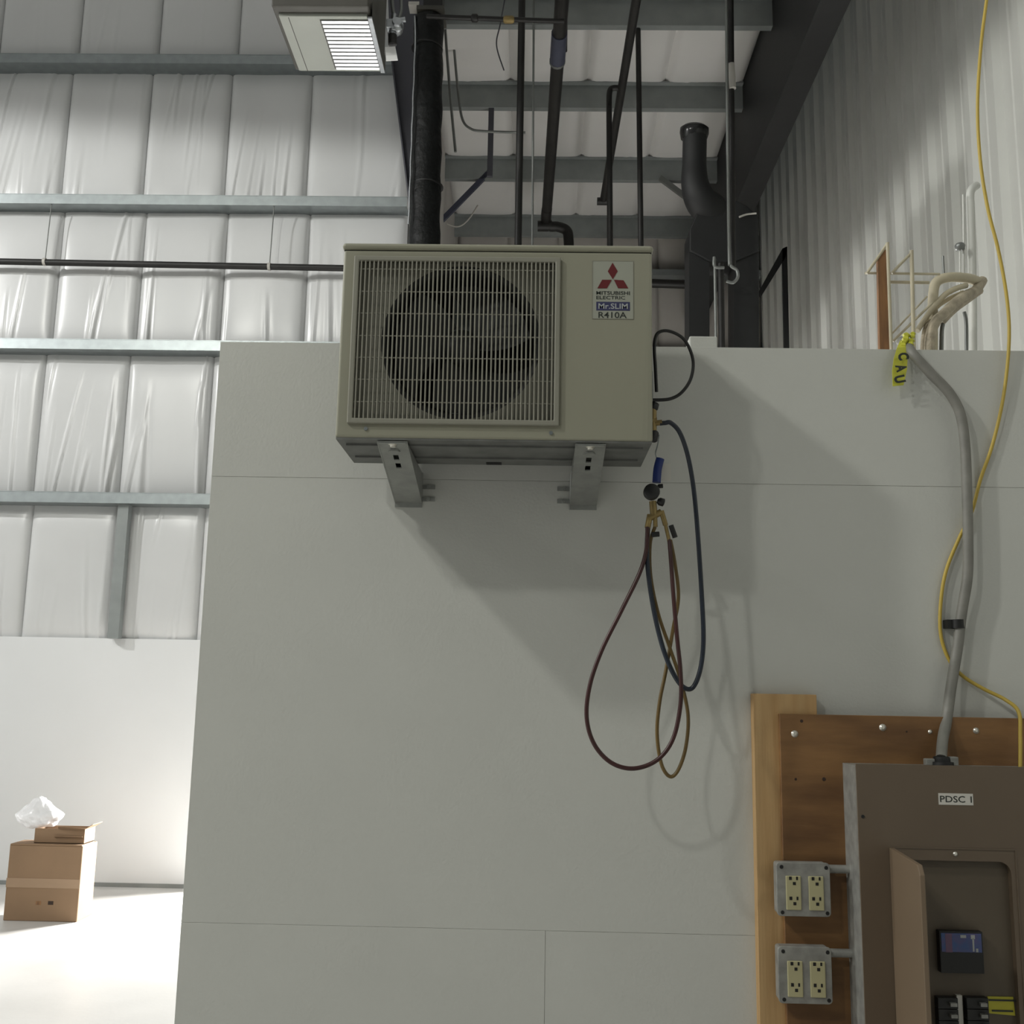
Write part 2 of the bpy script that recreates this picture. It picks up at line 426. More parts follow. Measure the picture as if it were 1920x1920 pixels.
# shroud with round opening, bell mouth, fan
fx, fz = Q(864, 641, AF + .03); fr = .207
n = 48; vs = []; fs = []
rect = []
for k in range(n):
    a = 2 * math.pi * k / n; c_, s_ = math.cos(a), math.sin(a)
    tx = ((gx1 if c_ > 0 else gx0) - fx) / c_ if abs(c_) > 1e-6 else 1e9
    tz = ((gz1 if s_ > 0 else gz0) - fz) / s_ if abs(s_) > 1e-6 else 1e9
    t = min(tx, tz); rect.append((fx + c_ * t, AF + .028, fz + s_ * t))
    vs.append((fx + c_ * fr, AF + .030, fz + s_ * fr))
corner = [(gx0, gz0), (gx0, gz1), (gx1, gz0), (gx1, gz1)]
mb = MB(); mb.add(vs + rect, [(k, (k + 1) % n, n + (k + 1) % n, n + k) for k in range(n)])
for cx, cz in corner:
    k = min(range(n), key=lambda q: (rect[q][0] - cx) ** 2 + (rect[q][2] - cz) ** 2)
    for q in ((k - 1) % n, k):
        a_, b_ = rect[q], rect[(q + 1) % n]
        if abs(a_[0] - b_[0]) > 1e-5 and abs(a_[2] - b_[2]) > 1e-5: mb.add([a_, b_, (cx, AF + .028, cz)], [(0, 1, 2)])
mb.build('fan_shroud', M_acguard, ac)
mouth = []
for y, r in ((AF + .030, fr), (AF + .034, fr - .012), (AF + .045, fr - .018), (AF + .13, fr - .018)):
    mouth.append((y, r))
vs = [(fx + math.cos(2 * math.pi * k / n) * r, y, fz + math.sin(2 * math.pi * k / n) * r) for y, r in mouth for k in range(n)]
MB().add(vs, [(j * n + k, j * n + (k + 1) % n, (j + 1) * n + (k + 1) % n, (j + 1) * n + k) for j in range(3) for k in range(n)], True).build('bell_mouth', M_fan, ac)
MB().box(gx0, gx1, AF + .20, AF + .205, gz0, gz1).build('coil', M_acdark, ac)
fan = MB().lathe((fx, AF + .06, fz), (0, 1, 0), [(0, .02), (.004, .045), (.05, .055)], 24).build('fan', M_fan, ac)
for k in range(3):
    a0 = 2 * math.pi * k / 3 + .5; vs = []; nr, na = 6, 8
    for i in range(nr + 1):
        r = .05 + (fr - .026 - .05) * i / nr
        for j in range(na + 1):
            a = a0 + (j / na - .5) * (1.5 + .25 * i / nr) + .5 * i / nr
            vs.append((fx + math.cos(a) * r, AF + .062 + .05 * j / na, fz + math.sin(a) * r))
    fs = [(i * (na + 1) + j, i * (na + 1) + j + 1, (i + 1) * (na + 1) + j + 1, (i + 1) * (na + 1) + j) for i in range(nr) for j in range(na)]
    MB().add(vs, fs, True).build('fan_blade', M_fan, fan)
MB().box(fx - .03, fx + .03, AF + .15, AF + .155, gz0, gz1).build('motor_mount', M_purlin, ac)
# wire guard
guard = hole_plate(gx0 - .004, gx1 + .004, gz0 - .004, gz1 + .004, gx0 + .010, gx1 - .010, gz0 + .010, gz1 - .010, AF - .010, AF + .002).build('fan_guard', M_acguard, ac, bevel=.003, seg=2)
nb = 46; first = None
for k in range(nb):
    x = gx0 + .010 + (gx1 - gx0 - .02) * (k + .5) / nb
    if first is None:
        first = MB().tube([(x, AF - .006, gz0 + .004), (x, AF - .006, gz1 - .004)], .0023, 6, False).build('guard_bar', M_acguard, guard)
        bx = x
    else: clone(first, (x - bx, 0, 0), guard)
first = None
for py in (507, 549, 590, 632, 673, 714, 756):
    z = Q(864, py)[1]
    if first is None:
        first = MB().tube([(gx0 + .004, AF - .003, z), (gx1 - .004, AF - .003, z)], .0019, 6, False).build('cross_wire', M_acguard, guard); bz = z
    else: clone(first, (0, 0, z - bz), guard)
# badge
bx0, bz1 = Q(1111, 489); bx1, bz0 = Q(1188, 599)
badge = MB().box(bx0, bx1, AF - .0008, AF + .001, bz0, bz1).build('badge', M_badge, ac)
hole_plate(bx0, bx1, bz0, bz1, bx0 + .0014, bx1 - .0014, bz0 + .0014, bz1 - .0014, AF - .0012, AF).build('badge_border', M_acguard, badge)
def diamond(pts): MB().prism([(Q(px, py)[0], AF - .0011, Q(px, py)[1]) for px, py in pts], (0, -.0006, 0)).build('red_diamond', M_red, badge)
diamond([(1148.5, 493), (1158, 509), (1149, 524), (1139.5, 509)])
diamond([(1129, 525), (1147, 525), (1138, 541), (1120, 541)])
diamond([(1151, 525), (1169, 526), (1178, 541), (1159, 541)])
def btext(s, xa, ya, xb, yb, m, bold=0.0, Y=AF - .0014):
    ax, az = Q(xa, ya); cx, cz = Q(xb, yb)
    text('badge_lettering', s, (ax + cx) / 2, (az + cz) / 2, cx - ax, az - cz, Y, m, badge, bold)
btext('MITSUBISHI', 1118, 546, 1181, 553.5, M_ink, .015)
btext('ELECTRIC', 1118, 555, 1172, 562, M_ink, .01)
ax_, az_ = Q(1118, 566); cx_, cz_ = Q(1181, 583)
MB().box(ax_, cx_, AF - .0013, AF - .0008, cz_, az_).build('blue_band', M_blueink, badge)
btext('Mr.SLIM', 1122, 569, 1177, 580, M_badgetxt, .015, AF - .0018)
btext('R410A', 1122, 585, 1175, 597, M_ink, .01)
# service valves on the right side
v0 = P(1236, 760, 2.74)
def R_(px, py, Y=2.74): return P(px, py, Y)
vb = MB()
vb.lathe((x1 - .004, 2.74, R_(1236, 790).z), (1, 0, 0), [(0, .016), (.012, .016), (.013, .011), (.03, .011)], 12)
vb.cyl((x1 + .016, 2.74, R_(1236, 815).z), (x1 + .016, 2.74, R_(1236, 765).z), .0105, 12)
vb.cyl((x1 + .006, 2.74, R_(1236, 795).z), (x1 + .040, 2.735, R_(1250, 793).z), .0075, 12)
vb.build('service_valve', M_brass, ac, bevel=.001)
MB().lathe((x1 + .016, 2.74, R_(1236, 768).z), (.35, 0, 1), [(0, .011), (.004, .013), (.018, .012), (.02, .008)], 12).build('valve_cap', M_black, ac)
MB().lathe((x1 + .014, 2.74, R_(1236, 828).z), (.2, 0, 1), [(0, .010), (.003, .013), (.026, .013), (.03, .009)], 12).build('valve_cap', M_black, ac)
MB().box(x1 - .002, x1 + .004, 2.66, 2.82, R_(1236, 840).z, R_(1236, 640).z).build('service_plate', M_blacksteel, ac)
MB().box(x1 + .004, x1 + .020, 2.770, 2.774, R_(1236, 742).z, R_(1236, 690).z).box(x1 - .002, x1 + .005, 2.74, 2.774, R_(1236, 742).z, R_(1236, 690).z).build('valve_bracket', M_galv, ac)

# wall brackets
def bracket(xa, xb, label, side):
    t = thing('wall_bracket', label, 'bracket', ((xa + xb) / 2, WY, 2.09), 'pair of steel brackets under the outdoor unit')
    ya = AF + .008; yb = WY; zt0 = zb - .010
    # underside plate sloping from the tip down to the wall, with two slots
    def zz(y): return 2.176 - (y - ya) / (yb - ya) * .086
    cuts = [ya, ya + .075, ya + .105, ya + .125, ya + .155, yb]
    mb = MB(); t_ = .003; sa, sb = (xa + xb) / 2 - .007, (xa + xb) / 2 + .007
    for k in range(5):
        y_, y2 = cuts[k], cuts[k + 1]
        spans = [(xa, xb)] if k in (0, 2, 4) else [(xa, sa), (sb, xb)]
        for p_, q_ in spans:
            mb.prism([(p_, y_, zz(y_)), (q_, y_, zz(y_)), (q_, y2, zz(y2)), (p_, y2, zz(y2))], (0, 0, t_))
    mb.build('arm_plate', M_zinc, t)
    for x_ in (xa, xb - .003):
        MB().prism([(x_, ya, zz(ya) - .001), (x_, ya, zt0), (x_, yb, zt0), (x_, yb, zz(yb) - .001)], (.003, 0, 0)).build('arm_side', M_zinc, t)
    MB().box(xa, xb, yb - .004, yb - .0, zz(yb) - .012, zz(yb) + .09).build('wall_plate', M_zinc, t)
    MB().box(xa + .004, xb - .004, ya, yb, zt0 - .002, zt0).build('arm_top', M_zinc, t)
    xo = xb if side > 0 else xa - .036
    for z_ in (zz(yb) + .012, zz(yb) + .048):
        MB().box(xo, xo + .036, yb - .004, yb, z_ - .006, z_ + .006).build('fixing_tab', M_zinc, t)
        MB().cyl((xo + .018, yb - .004, z_), (xo + .018, yb - .012, z_), .006, 6).build('lag_bolt', M_zinc, t)
    MB().lathe(((xa + xb) / 2, ya + .018, zz(ya) + .001), (0, 0, -1), [(-.016, .007), (-.002, .008), (0, .013), (.004, .013), (.005, .008), (.010, .007)], 10).build('mount_bolt', M_screw, t)
    MB().lathe(((xa + xb) / 2, ya + .05, zz(ya + .05)), (0, 0, -1), [(-.002, .015), (.003, .015)], 6).build('mount_nut', M_zinc, t)
bracket(-.403, -.325, 'zinc steel bracket under the fan grille side of the outdoor unit', 1)
bracket(.099, .176, 'zinc steel bracket under the plain panel side of the outdoor unit, nearer the hoses', -1)

# black cable loop beside the unit
pts = [P(1231, 735, 2.72), P(1229, 690, 2.71), P(1227, 650, 2.71), P(1233, 625, 2.71), P(1255, 621, 2.71), P(1283, 637, 2.72), P(1299, 673, 2.73), P(1296, 708, 2.73), P(1279, 735, 2.73), P(1256, 748, 2.73), P(1224, 750, 2.73)]
tag(MB().tube(spline(pts), .0045, 8).build('power_cable', M_black), 'black cable looping out of the right side of the outdoor unit', 'cable')

# manifold gauge set with hoses
HY = 2.80
mg = thing('manifold_gauge', 'brass refrigerant manifold with black gauge and coloured charging hoses hanging from the unit', 'gauge set', P(1226, 1000, HY))
MB().tube(spline([P(1236, 815, HY - .05), P(1233, 835, HY - .03), P(1229, 850, HY), P(1233, 862, HY)]), .0018, 6).build('hanger_wire', M_galv, mg)
MB().tube(spline([P(1238, 860, HY), P(1233, 880, HY), P(1231, 905, HY)]), [.0115] * 17, 10).build('hook_grip', M_bluestrap, mg)
MB().box(P(1236, 0, HY).x, P(1252, 0, HY).x, HY + .01, HY + .013, P(1240, 900, HY).z, P(1240, 868, HY).z).build('hang_card', M_label, mg)
gz = P(1222, 922, HY - .02)
MB().lathe((gz.x, HY - .005, gz.z), (0, -1, 0), [(0, .012), (.002, .0215), (.020, .0215), (.023, .019), (.023, .0)], 24).build('gauge_dial', M_black, mg)
q = P(1238, 939, HY); MB().lathe((q.x - .008, HY, q.z), (1, 0, -.3), [(0, .006), (.006, .011), (.018, .011), (.02, .006)], 12).build('valve_knob', M_black, mg)
q = P(1240, 912, HY); MB().lathe((q.x - .010, HY, q.z), (1, 0, .1), [(0, .004), (.004, .006), (.014, .006)], 10).build('valve_knob', M_black, mg)
b_ = MB()
b_.cyl(P(1224, 940, HY), P(1226, 966, HY), .010, 12); b_.cyl(P(1216, 972, HY), P(1240, 960, HY), .009, 12)
b_.cyl(P(1219, 965, HY), P(1214, 990, HY), .008, 10); b_.cyl(P(1240, 958, HY), P(1248, 985, HY), .007, 10); b_.cyl(P(1228, 962, HY), P(1229, 988, HY), .006, 10)
b_.build('manifold_body', M_brass, mg)
MB().lathe(P(1229, 1002, HY - .02), (1, 0, .1), [(-.010, .007), (.010, .007)], 10).build('port_cap', M_black, mg)
MB().cyl(P(1258, 985, HY), P(1266, 1008, HY), .007, 10).build('port_cap', M_black, mg)
MB().cyl(P(1248, 985, HY), P(1255, 1016, HY), .005, 10).build('hose_fitting', M_brass, mg)
yb_ = HY
blue = [P(1237, 794, 2.735), P(1247, 793, 2.735), P(1258, 793, 2.74), P(1275, 812, 2.76), P(1290, 856, 2.78), P(1301, 920, HY), P(1309, 1010, HY), P(1316, 1120, HY), P(1319, 1200, HY), P(1313, 1255, HY), P(1299, 1289, HY), P(1281, 1288, HY), P(1262, 1262, HY), P(1243, 1215, HY), P(1227, 1150, HY), P(1216, 1080, HY - .01), P(1213, 1030, HY - .01), P(1215, 985, HY)]
MB().tube(spline(blue), .0062, 10).build('hose', M_hoseblue, mg)['label'] = 'dark blue charging hose'
red = [P(1214, 988, HY - .015), P(1212, 1030, HY - .015), P(1199, 1075, HY - .02), P(1165, 1145, HY - .03), P(1128, 1220, HY - .03), P(1106, 1285, HY - .03), P(1100, 1345, HY - .03), P(1114, 1395, HY - .03), P(1146, 1430, HY - .03), P(1188, 1441, HY - .03), P(1232, 1425, HY - .03), P(1262, 1385, HY - .03), P(1276, 1320, HY - .03), P(1276, 1260, HY - .03), P(1270, 1200, HY - .025), P(1263, 1120, HY - .02), P(1258, 1050, HY - .01), P(1255, 1012, HY)]
MB().tube(spline(red), .0056, 10).build('hose', M_hosered, mg)['label'] = 'dark red charging hose with the widest loop'
yel = [P(1228, 988, HY), P(1219, 1020, HY + .01), P(1220, 1080, HY + .012), P(1234, 1150, HY + .012), P(1256, 1215, HY + .012), P(1276, 1275, HY + .012), P(1290, 1340, HY + .012), P(1286, 1400, HY + .012), P(1272, 1443, HY + .012), P(1256, 1456, HY + .012), P(1240, 1432, HY + .012), P(1232, 1375, HY + .012), P(1237, 1315, HY + .012), P(1248, 1260, HY + .014), P(1262, 1180, HY + .014), P(1272, 1120, HY + .012), P(1266, 1060, HY + .01), P(1257, 1012, HY)]
MB().tube(spline(yel), .0048, 10).build('hose', M_hoseyel, mg)['label'] = 'dull yellow charging hose'

# ---------------------------------------------------------------- cables at the right
gc = thing('armoured_cable', 'thick grey cable running down the partition into the top of the electrical panel', 'cable', P(1770, 1420, 2.90))
path = [P(1690, 640, WY + .06), P(1700, 646, WY + .02), P(1712, 664, WY - .03), P(1745, 700, WY - .035), P(1780, 737, WY - .035), P(1800, 775, WY - .035), P(1809, 830, WY - .035), P(1813, 920, WY - .035), P(1815, 1010, WY - .035), P(1814, 1080, WY - .035), P(1803, 1150, WY - .03), P(1796, 1210, WY - .03), P(1783, 1290, WY - .035), P(1775, 1350, WY - .05), P(1768, 1385, WY - .085), P(1765, 1421, WY - .12)]
MB().tube(spline(path), .0145, 12).build('cable_jacket', M_greycable, gc)
v = P(1795, 1170, WY - .03)
MB().tube([(v.x + .002, v.y, v.z - .012), (v.x + .002, v.y, v.z + .012)], .0175, 12).box(v.x - .028, v.x, v.y - .002, WY, v.z - .012, v.z + .012).build('cable_strap', M_black, gc)
v = P(1765, 1420, WY - .12); v.z = P(1700, 1434, 2.80).z + .007
MB().lathe((v.x, v.y, v.z - .012), (0, 0, 1), [(0, .030), (.010, .030), (.011, .021), (.022, .021), (.024, .017)], 12).build('cable_connector', M_blacksteel, gc)
MB().box(v.x + .018, v.x + .040, v.y - .014, v.y + .014, v.z - .012, v.z + .012).build('connector_clamp', M_boxsteel, gc, bevel=.003)
MB().box(v.x - .045, v.x - .020, v.y - .010, v.y + .010, v.z - .012, v.z + .006).build('connector_clamp', M_boxsteel, gc, bevel=.003)
ypath = [P(1858, -60, WY - .02), P(1850, 0, WY - .02), P(1839, 90, WY - .02), P(1833, 200, WY - .02), P(1838, 300, WY - .02), P(1852, 390, WY - .02), P(1872, 470, WY - .02), P(1888, 560, WY - .02), P(1892, 640, WY - .02), P(1882, 740, WY - .015), P(1862, 830, WY - .012), P(1838, 900, WY - .012), P(1822, 960, WY - .010), P(1798, 1010, WY - .010), P(1774, 1070, WY - .010), P(1764, 1130, WY - .010), P(1764, 1190, WY - .010), P(1780, 1238, WY - .010), P(1806, 1268, WY - .012), P(1845, 1292, WY - .02), P(1885, 1312, WY - .04), P(1910, 1335, WY - .08), P(1913, 1380, WY - .10), P(1913, 1434, WY - .12), P(1913, 1446, WY - .12)]
tag(MB().tube(spline(ypath), .0052, 8).build('yellow_cable', M_yelcable), 'thin yellow cable hanging down the right side past the grey cable', 'cable')

# caution tape scrap at the partition's top edge
tp = thing('caution_tape', 'scrap of yellow caution tape with black letters tied at the partition top', 'tape', P(1695, 715, WY - .02))
cps = [(1700, 636, 12, .03), (1697, 650, 15, -.02), (1690, 670, 14, -.03), (1688, 692, 15, -.03), (1685, 722, 11, -.035)]
vs = []
for k, (px, py, hw, oy) in enumerate(cps):
    a = P(px - hw, py + 2, WY + oy - .004); b = P(px + hw * .85, py, WY + oy + .004)
    vs += [a, b, b + Vector((0, .002, 0)), a + Vector((0, .002, 0))]
fs = []
for k in range(len(cps) - 1):
    o_ = 4 * k
    fs += [(o_, o_ + 1, o_ + 5, o_ + 4), (o_ + 2, o_ + 3, o_ + 7, o_ + 6), (o_ + 1, o_ + 2, o_ + 6, o_ + 5), (o_ + 3, o_, o_ + 4, o_ + 7)]
MB().add(vs, fs).build('tape_strip', M_tape, tp)
tk = MB()
for (px, py, rr) in ((1697, 632, .014), (1706, 642, .013), (1693, 645, .012), (1710, 628, .010)):
    v = P(px, py, WY - .005); tk.lathe((v.x, v.y, v.z - rr), (.2, 0, 1), [(0, rr * .5), (rr * .5, rr * .9), (rr * 1.1, rr * .6), (rr * 1.5, rr * .95), (rr * 2, rr * .2)], 5)
tk.sm = [False] * len(tk.sm); tk.build('tape_knot', M_tape, tp)
for ch, px, py in (('C', 1694, 668), ('A', 1690, 690), ('U', 1687, 711)):
    v = P(px, py, WY - .042); text('tape_letter', ch, v.x, v.z, .022, .032, WY - .042, M_ink, tp, .05, -1.35)

# cream conduits and frame behind the partition
BY = WY + .20
cf = thing('tube_rack', 'cream tube frame with a brown wooden strip standing behind the partition top', 'rack', P(1690, 655, BY))
def tubeP(name, pts, r, m, par, Y=BY, n=8): return MB().tube([P(px, py, Y) for px, py in pts], r, n).build(name, m, par)
MB().tube([P(1664, 455, BY - .02), P(1672, 680, BY - .02), Vector((P(1672, 680, BY - .02).x, BY - .02, 0))], .0055, 8).build('frame_tube', M_tan, cf)
tubeP('frame_tube', [(1625, 513), (1664, 457)], .0045, M_tan, cf)
tubeP('frame_tube', [(1622, 512), (1762, 514)], .0042, M_tan, cf, BY + .02)
tubeP('frame_tube', [(1672, 512), (1709, 474)], .0045, M_tan, cf)
MB().tube([P(1709, 470, BY), P(1714, 680, BY), Vector((P(1714, 680, BY).x, BY, 0))], .0065, 8).build('frame_tube', M_tan, cf)
tubeP('frame_tube', [(1668, 529), (1742, 530)], .0055, M_tan, cf, BY + .04)
a, b = P(1646, 478, BY), P(1650, 652, BY)
MB().prism([P(1646, 480, BY), P(1667, 462, BY), P(1671, 680, BY), P(1650, 680, BY)], (0, .018, 0)).build('wooden_strip', M_rust, cf)
tubeP('brace_rod', [(1672, 626), (1738, 556)], .003, M_tan, cf, BY + .05)
tubeP('brace_rod', [(1674, 640), (1748, 568)], .004, M_tan, cf, BY + .05)
cp = thing('conduit_bundle', 'cluster of cream painted conduits bending over behind the partition beside the ribbed wall', 'conduits', P(1790, 655, BY + .1))
Y2 = BY + .12
def sp(name, pts, r, m, par): return MB().tube(spline([P(px, py, y) for px, py, y in pts], 6), r, 10).build(name, m, par)
sp('conduit', [(1749, 690, Y2), (1749, 600, Y2), (1750, 550, Y2), (1757, 528, Y2), (1780, 520, Y2), (1815, 522, Y2 + .05), (1838, 530, Y2 + .1)], .0165, M_tan, cp)
sp('conduit', [(1842, 526, Y2 + .1), (1828, 545, Y2 + .06), (1800, 560, Y2), (1770, 588, Y2 - .04), (1754, 604, Y2 - .06), (1744, 635, Y2 - .06), (1742, 700, Y2 - .06)], .0165, M_foam, cp)
sp('conduit', [(1836, 545, Y2 + .1), (1812, 562, Y2 + .05), (1785, 582, Y2), (1764, 604, Y2)], .0145, M_foam, cp)
sp('conduit', [(1812, 535, Y2 + .02), (1790, 542, Y2), (1768, 556, Y2), (1740, 590, Y2 - .03), (1720, 620, Y2 - .05)], .009, M_tan, cp)
sp('conduit', [(1806, 548, Y2 + .04), (1780, 560, Y2 + .02), (1755, 578, Y2), (1730, 612, Y2)], .007, M_tan, cp)
sp('conduit', [(1730, 690, Y2 - .04), (1732, 640, Y2 - .04), (1738, 612, Y2 - .04), (1752, 600, Y2 - .02)], .010, M_foam, cp)
sp('conduit', [(1765, 690, Y2), (1766, 620, Y2), (1772, 598, Y2)], .007, M_cond, cp)
sp('conduit', [(1812, 690, Y2 + .05), (1812, 610, Y2 + .05), (1808, 585, Y2 + .05)], .006, M_cond, cp)
tag(MB().tube([P(1768, 480, Y2 + .05), P(1770, 518, Y2 + .05)], .004, 8).build('stub_rod', M_cond), 'short grey rod standing up from the cream conduits', 'rod')
wp = thing('vent_pipe', 'pale upright pipe with an elbow top in front of the ribbed wall', 'pipe', P(1822, 640, Y2 + .2))
sp('riser', [(1826, 1900, Y2 + .2), (1824, 700, Y2 + .2), (1823, 520, Y2 + .2), (1820, 400, Y2 + .2), (1819, 368, Y2 + .2), (1822, 355, Y2 + .2), (1831, 348, Y2 + .22)], .0145, M_corr, wp)
sp('side_tube', [(1807, 540, Y2 + .19), (1807, 430, Y2 + .19), (1806, 365, Y2 + .19)], .004, M_corr, wp)
v = P(1800, 463, Y2 + .18)
bl = thing('round_sensor', 'small round grey sensor on a thin stem beside the pale upright pipe', 'sensor', P(1800, 520, Y2 + .18))
MB().lathe((v.x, v.y, v.z), (0, 0, 1), [(-.013, .008), (-.010, .015), (.004, .018), (.012, .013), (.015, .004)], 14).build('dome', M_cond, bl)
MB().cyl(P(1800, 560, Y2 + .18), P(1800, 468, Y2 + .18), .003, 8).build('stem', M_corr, bl)

# ---------------------------------------------------------------- boards, electrical panel, outlets
pn = P(1408, 1300, WY - .038)
PNX0 = P(1412, 1300, WY - .038).x; PNX1 = P(1531, 1300, WY - .038).x
tag(MB().box(PNX0, PNX1, WY - .038, WY, 0, P(1450, 1301, WY - .038).z).build('pine_board', M_pine, bevel=.002), 'pale pine board standing upright behind the left edge of the brown plywood', 'board')
LY = WY - .056
pl = thing('plywood_backboard', 'brown stained plywood board carrying the electrical panel and outlet boxes', 'board', (1.1, WY, 0))
lx = P(1463, 1400, LY).x; lz = P(1600, 1341, LY).z
MB().box(lx, 1.62, LY, WY - .038, .35, lz).build('board_face', M_ply, pl, bevel=.0015, seg=1)
MB().box(PNX1 + .004, 1.62, WY - .038, WY, .35, lz - .10).build('batten', M_pine, pl)
for px, py, r in ((1490, 1376, .008), (1655, 1364, .008), (1744, 1372, .005), (1830, 1370, .007)):
    v = P(px, py, LY); MB().lathe((v.x, LY + .001, v.z), (0, -1, 0), [(0, r * 1.2), (.002, r * 1.2), (.003, r * .6), (.005, r * .5)], 12).build('board_screw', M_screw, pl)
for px, py, r in ((1503, 1352, .005), (1492, 1461, .004), (1545, 1461, .006), (1700, 1372, .003)):
    v = P(px, py, LY); MB().lathe((v.x, LY + .001, v.z), (0, -1, 0), [(0, r), (.0016, r * .8)], 10).build('knot_hole', M_knot, pl)

PF = 2.80
ep = thing('electrical_panel', 'grey-brown electrical panel with an open inner door on the plywood board', 'electrical panel', (1.115, 2.87, .45))
px0 = P(1608, 1500, PF).x; pz1 = P(1700, 1434, PF).z; pcx = P(1791, 1500, PF).x; px1 = 2 * pcx - px0; pz0 = .42
hole_plate(px0 + .006, px1 - .006, pz0 + .006, pz1 - .006, px0 + .009, px1 - .009, pz0 + .009, pz1 - .009, PF + .004, LY).build('back_box', M_boxsteel, ep)
# cover with rounded door opening
ox0, ox1 = P(1678, 1650, PF).x, P(1908, 1650, PF).x; oz1 = P(1790, 1590, PF).z; oz0 = .52
ix0, ix1, iz1, iz0 = P(1690, 1650, PF).x, P(1897, 1650, PF).x, P(1790, 1614, PF).z, .54
def rrect(xa, xb, za, zb_, r, seg=6):
    pts = []
    for cx, cz, a0 in ((xb - r, zb_ - r, 0), (xa + r, zb_ - r, 90), (xa + r, za + r, 180), (xb - r, za + r, 270)):
        for k in range(seg + 1):
            a = math.radians(a0 + 90 * k / seg); pts.append((cx + r * math.cos(a), cz + r * math.sin(a)))
    return pts
inner = rrect(ix0, ix1, iz0, iz1, .030); n = len(inner)
outer = rrect(px0, px1, pz0, pz1, .0005)
mb = MB()
vs = [(x, PF, z) for x, z in outer] + [(x, PF, z) for x, z in inner] + [(x, PF + .022, z) for x, z in inner] + [(x, PF + .006, z) for x, z in outer]
fs = []
for k in range(n):
    q = (k + 1) % n
    fs += [(k, q, n + q, n + k), (n + k, n + q, 2 * n + q, 2 * n + k), (k, 3 * n + k, 3 * n + q, q)]
mb.add(vs, fs); cover = mb.build('cover', M_panel, ep)
hole_plate(ox0, ox1, oz0, oz1, ox0 + .003, ox1 - .003, oz0 + .003, oz1 - .003, PF - .002, PF + .001).build('door_rim', M_panel, cover)
MB().box(ix0 - .002, ix1 + .002, PF + .020, PF + .024, iz0 - .002, iz1 + .002).build('deadfront', M_panelin, ep)
v = P(1791, 1601, PF); MB().lathe((v.x, PF + .001, v.z), (0, -1, 0), [(0, .006), (.003, .006), (.005, .003)], 10).build('cover_screw', M_screw, cover)
v = P(1618, 1531, PF); MB().lathe((v.x, PF + .001, v.z), (0, -1, 0), [(0, .005), (.003, .004)], 10).build('cover_screw', M_black, cover)
# name label
a, b = P(1759, 1487, PF), P(1825, 1510, PF)
lb = MB().box(a.x, b.x, PF - .001, PF, b.z, a.z).build('name_label', M_label, ep)
text('label_lettering', 'PDSC 1', (a.x + b.x) / 2, (a.z + b.z) / 2, .080, .016, PF - .0014, M_ink, lb, .01)
# open door swung towards the viewer
ang = math.radians(96); dw = .30
dirx, diry = math.cos(ang), -math.sin(ang)
hx, hy = ox0, PF - .004
def D(t, z, off=0): return (hx + dirx * t + diry * off * -1, hy + diry * t + dirx * off, z)
dz1 = oz1 - .002
pts = [D(0, dz1), D(dw - .02, dz1), D(dw, dz1 - .02), D(dw, oz0), D(0, oz0)]
nv = Vector((-diry, dirx, 0)) * .0
off = Vector((-math.sin(ang), -math.cos(ang), 0)) * .012
MB().prism(pts, off).build('panel_door', M_door, ep, bevel=.002)
# display breaker, breakers, bus strip, sticker
DY = PF + .020
a, b = P(1760, 1745, DY - .02), P(1846, 1826, DY - .02)
mbk = MB().box(a.x, b.x, DY - .022, DY, b.z, a.z).build('main_breaker', M_breaker, ep, bevel=.002)
a2, b2 = P(1764, 1749, DY - .022), P(1841, 1786, DY - .022)
MB().box(a2.x, b2.x, DY - .0235, DY - .022, b2.z, a2.z).build('blue_face', M_screen, mbk)
for px, py, w, h in ((1806, 1756, 10, 5), (1824, 1757, 7, 7), (1825, 1772, 3, 22), (1832, 1782, 4, 6)):
    c_ = P(px, py, DY - .0236); MB().box(c_.x - w * .0007, c_.x + w * .0007, DY - .0242, DY - .0235, c_.z - h * .0007, c_.z + h * .0007).build('print_mark', M_badgetxt, mbk)
c_ = P(1779, 1768, DY - .0236); MB().box(c_.x - .008, c_.x + .008, DY - .0240, DY - .0235, c_.z - .022, c_.z + .022).build('print_mark', mat('pink_print', (.16, .09, .16), .5), mbk)
for k in range(8):
    for px_a, px_b in ((1757, 1795), (1811, 1852)):
        a, b = P(px_a, 1870, DY - .02), P(px_b, 1870, DY - .02)
        zt_ = a.z - k * .0265
        br = MB().box(a.x, b.x, DY - .024, DY, zt_ - .0255, zt_).build('breaker', M_breaker, ep, bevel=.0015)
        xc = (b.x * .7 + a.x * .3)
        MB().box(xc - .008, xc + .008, DY - .036, DY - .024, zt_ - .017, zt_ - .009).build('breaker_toggle', M_boxsteel, br)
a, b = P(1796, 1868, DY - .02), P(1809, 1920, DY - .02)
MB().box(a.x, b.x, DY - .012, DY, a.z - .22, a.z).build('number_strip', M_label, ep)
a, b = P(1857, 1872, DY - .02), P(1912, 1905, DY - .02)
st = MB().prism([(a.x, DY - .003, a.z), (b.x - .006, DY - .003, a.z), (b.x - .004, DY - .004, b.z - .004), (a.x + .002, DY - .003, b.z)], (0, .003, 0)).build('warning_sticker', M_yellabel, ep)
for py, w in ((1879, .034), (1899, .026)):
    c_ = P(1885, py, DY - .02); MB().box(c_.x - w, c_.x + w, DY - .0048, DY - .0038, c_.z - .002, c_.z + .002).build('print_line', M_ink, st)

